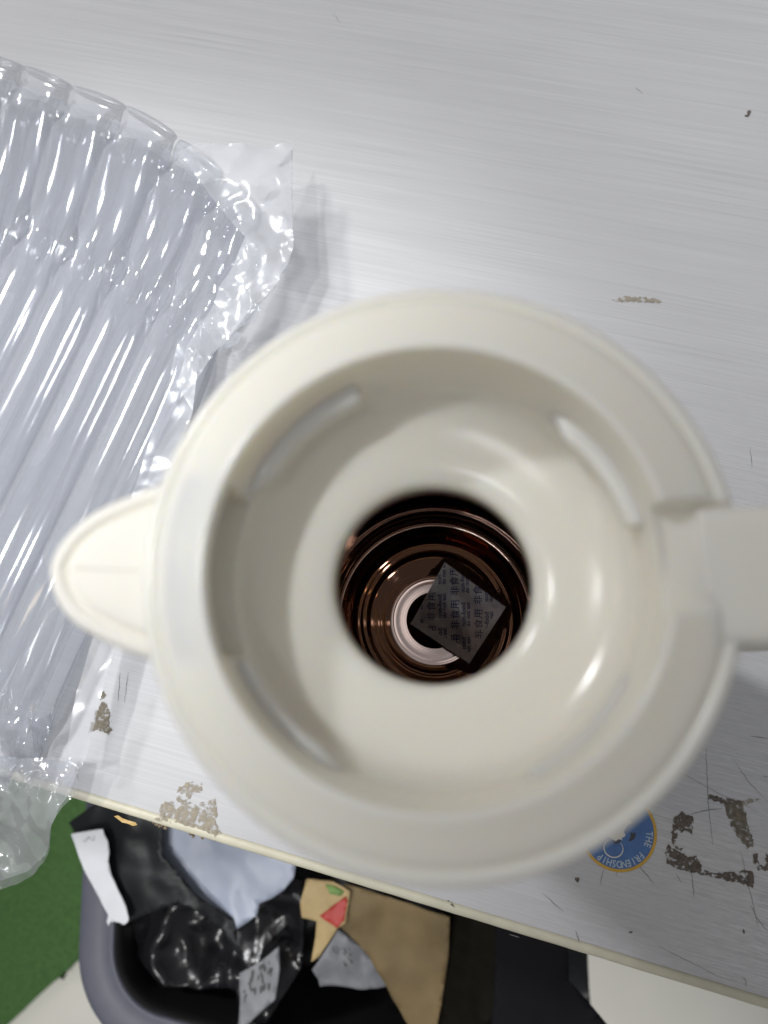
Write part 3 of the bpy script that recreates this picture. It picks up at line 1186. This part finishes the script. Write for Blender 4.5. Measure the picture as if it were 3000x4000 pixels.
# black mailer with the long white label
m1 = thing('black_mailer', 'black plastic mailing bag with a long torn white label over the left bin rim', 'mailing bag', tuple(at(480, 3400, -0.27)))
crumple('film', None, None, [(262, 3215), (330, 3170), (400, 3120), (560, 3160), (640, 3220), (640, 3330), (760, 3480), (900, 3600), (940, 3780), (900, 3700), (790, 3560), (700, 3520), (572, 3570), (510, 3600), (480, 3600), (440, 3480), (380, 3420), (300, 3290)], -0.272, 0.006, 31, 13, 'black_film_matte', 0.005, parent=m1, solid=0.0006)
lab, zl = crumple('shipping_label', None, None, [(276, 3258), (340, 3246), (402, 3237), (408, 3258), (422, 3285), (428, 3325), (424, 3365), (436, 3420), (470, 3490), (492, 3540), (504, 3592), (500, 3602), (486, 3612), (470, 3604), (448, 3598), (432, 3602), (425, 3618), (418, 3600), (424, 3572), (408, 3545), (390, 3510), (352, 3440), (326, 3390), (300, 3320)], -0.262, 0.0012, 33, 30, 'label_paper', 0.004, parent=m1, solid=0.0004)
V, Fc = [], []
for i in range(9):
    for j in range(2):
        x0 = 308 + i * 7 + random.uniform(-1, 1)
        y0 = 3276 + j * 10 - i * 1.2
        q = [at(x0 + dx, y0 + dy, -0.2605) for dx, dy in ((0, 0), (random.uniform(3, 6), -1), (random.uniform(3, 6), 6), (0, 7))]
        n0 = len(V)
        V += [(p.x, p.y, zl(p.x, p.y) + 0.0004) for p in q]
        Fc.append((n0, n0 + 1, n0 + 2, n0 + 3))
build('printed_marks', V, Fc, 'print_grey', m1, smooth=False)
lab['label'] = 'long white label with a torn lower end'
# grey sheet
crumple('grey_plastic_sheet', 'smooth grey blue plastic sheet lying on black bags in the bin', 'plastic sheet', [(574, 3200), (575, 3290), (640, 3390), (720, 3480), (800, 3545), (842, 3572), (868, 3600), (895, 3628), (925, 3628), (965, 3602), (1005, 3572), (1012, 3530), (1060, 3510), (1110, 3475), (1148, 3430), (1160, 3350), (1000, 3250), (800, 3190)], -0.285, 0.0035, 41, 16, 'grey_film', 0.006, solid=0.0008)
# crumpled shiny black bag
m2 = thing('crumpled_black_bag', 'glossy crumpled black plastic bag with a grey label in the middle of the bin', 'plastic bag', tuple(at(700, 3800, -0.36)))
crumple('film', None, None, [(500, 3560), (600, 3530), (720, 3500), (860, 3590), (920, 3650), (1010, 3560), (1140, 3420), (1185, 3440), (1190, 3600), (1170, 3800), (1100, 3900), (1000, 4060), (930, 4060), (930, 3860), (760, 3850), (640, 3830), (540, 3740), (470, 3620)], -0.335, 0.015, 53, 12, 'black_film', 0.0042, parent=m2, solid=0.0006)
lab2, zl2 = crumple('shipping_label', None, None, [(936, 3800), (1010, 3760), (1090, 3695), (1094, 3790), (1082, 3860), (1075, 3905), (1010, 3960), (930, 4040), (938, 3900)], -0.305, 0.0025, 55, 22, 'label_grey', 0.005, parent=m2, solid=0.0004)
lab2['label'] = 'crumpled grey label with smudged print'


def bars(parent, quadpx, z, zf, n, seed):
    rnd = random.Random(seed)
    (x0, y0), (x1, y1), (x2, y2), (x3, y3) = quadpx
    V, Fc = [], []

    def lerp2(s, t):
        ax_, ay_ = x0 + (x1 - x0) * s, y0 + (y1 - y0) * s
        bx_, by_ = x3 + (x2 - x3) * s, y3 + (y2 - y3) * s
        return ax_ + (bx_ - ax_) * t, ay_ + (by_ - ay_) * t
    for _ in range(n):
        s, t = rnd.random() * 0.85, rnd.random() * 0.8
        ds, dt = rnd.uniform(0.02, 0.08), rnd.uniform(0.08, 0.22)
        n0 = len(V)
        for ss, tt in ((s, t), (s + ds, t), (s + ds, t + dt), (s, t + dt)):
            p = at(*lerp2(ss, tt), z)
            V.append((p.x, p.y, zf(p.x, p.y) + 0.0009))
        Fc.append((n0, n0 + 1, n0 + 2, n0 + 3))
    build('printed_marks', V, Fc, 'print_black', parent, smooth=False)


bars(m2, [(950, 3810), (1085, 3720), (1080, 3850), (950, 3930)], -0.305, zl2, 34, 3)
# kraft paper bag with red and green print
m3 = thing('kraft_paper_bag', 'brown kraft paper bag with red and green print sticking out of the bin', 'paper bag', tuple(at(1550, 3700, -0.33)))
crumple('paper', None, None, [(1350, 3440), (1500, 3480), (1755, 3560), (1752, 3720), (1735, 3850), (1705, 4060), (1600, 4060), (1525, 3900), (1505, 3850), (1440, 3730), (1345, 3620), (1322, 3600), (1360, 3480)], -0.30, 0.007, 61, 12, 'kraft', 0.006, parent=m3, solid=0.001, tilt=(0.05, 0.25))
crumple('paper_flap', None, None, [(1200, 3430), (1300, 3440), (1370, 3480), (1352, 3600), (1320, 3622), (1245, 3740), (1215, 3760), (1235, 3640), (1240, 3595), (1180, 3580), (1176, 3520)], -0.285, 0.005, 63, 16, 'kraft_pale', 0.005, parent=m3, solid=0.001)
crumple('red_print', None, None, [(1250, 3575), (1290, 3545), (1352, 3500), (1358, 3520), (1346, 3590), (1318, 3622), (1300, 3608)], -0.2835, 0.005, 63, 16, 'print_red', 0.005, parent=m3, solid=0.0004)
crumple('green_print', None, None, [(1272, 3452), (1310, 3462), (1345, 3482), (1330, 3500), (1290, 3490)], -0.2835, 0.005, 63, 16, 'print_green', 0.005, parent=m3, solid=0.0004)
# grey pouch beneath the kraft bag
m4 = thing('grey_foil_pouch', 'wrinkled pale grey pouch with smudged print beneath the kraft paper bag', 'pouch', tuple(at(1370, 3740, -0.34)))
_, zl4 = crumple('foil', None, None, [(1222, 3780), (1300, 3660), (1325, 3618), (1400, 3680), (1460, 3760), (1510, 3840), (1520, 3870), (1420, 3872), (1330, 3860), (1245, 3865), (1240, 3830)], -0.325, 0.006, 71, 20, 'label_grey', 0.005, parent=m4, solid=0.0006, tilt=(-0.1, 0.3))
bars(m4, [(1300, 3680), (1380, 3690), (1440, 3760), (1330, 3780)], -0.325, zl4, 18, 9)
# carton standing open behind the kraft bag
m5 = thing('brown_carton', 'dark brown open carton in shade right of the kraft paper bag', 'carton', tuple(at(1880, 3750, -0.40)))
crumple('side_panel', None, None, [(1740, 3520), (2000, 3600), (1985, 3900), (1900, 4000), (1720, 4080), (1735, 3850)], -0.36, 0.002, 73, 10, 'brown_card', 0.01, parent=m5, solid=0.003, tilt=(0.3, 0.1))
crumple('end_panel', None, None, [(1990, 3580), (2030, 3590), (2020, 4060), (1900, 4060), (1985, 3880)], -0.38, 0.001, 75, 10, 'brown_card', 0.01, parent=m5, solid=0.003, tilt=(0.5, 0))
# black sack draped over the right end of the bin
crumple('black_sack', 'smooth black plastic sack draped over the right end of the bin', 'sack', [(1935, 3560), (2218, 3640), (2222, 3830), (2300, 3915), (2380, 4010), (2450, 4120), (1900, 4120), (1930, 3900)], -0.262, 0.003, 81, 9, 'black_sacking', 0.008, solid=0.001)
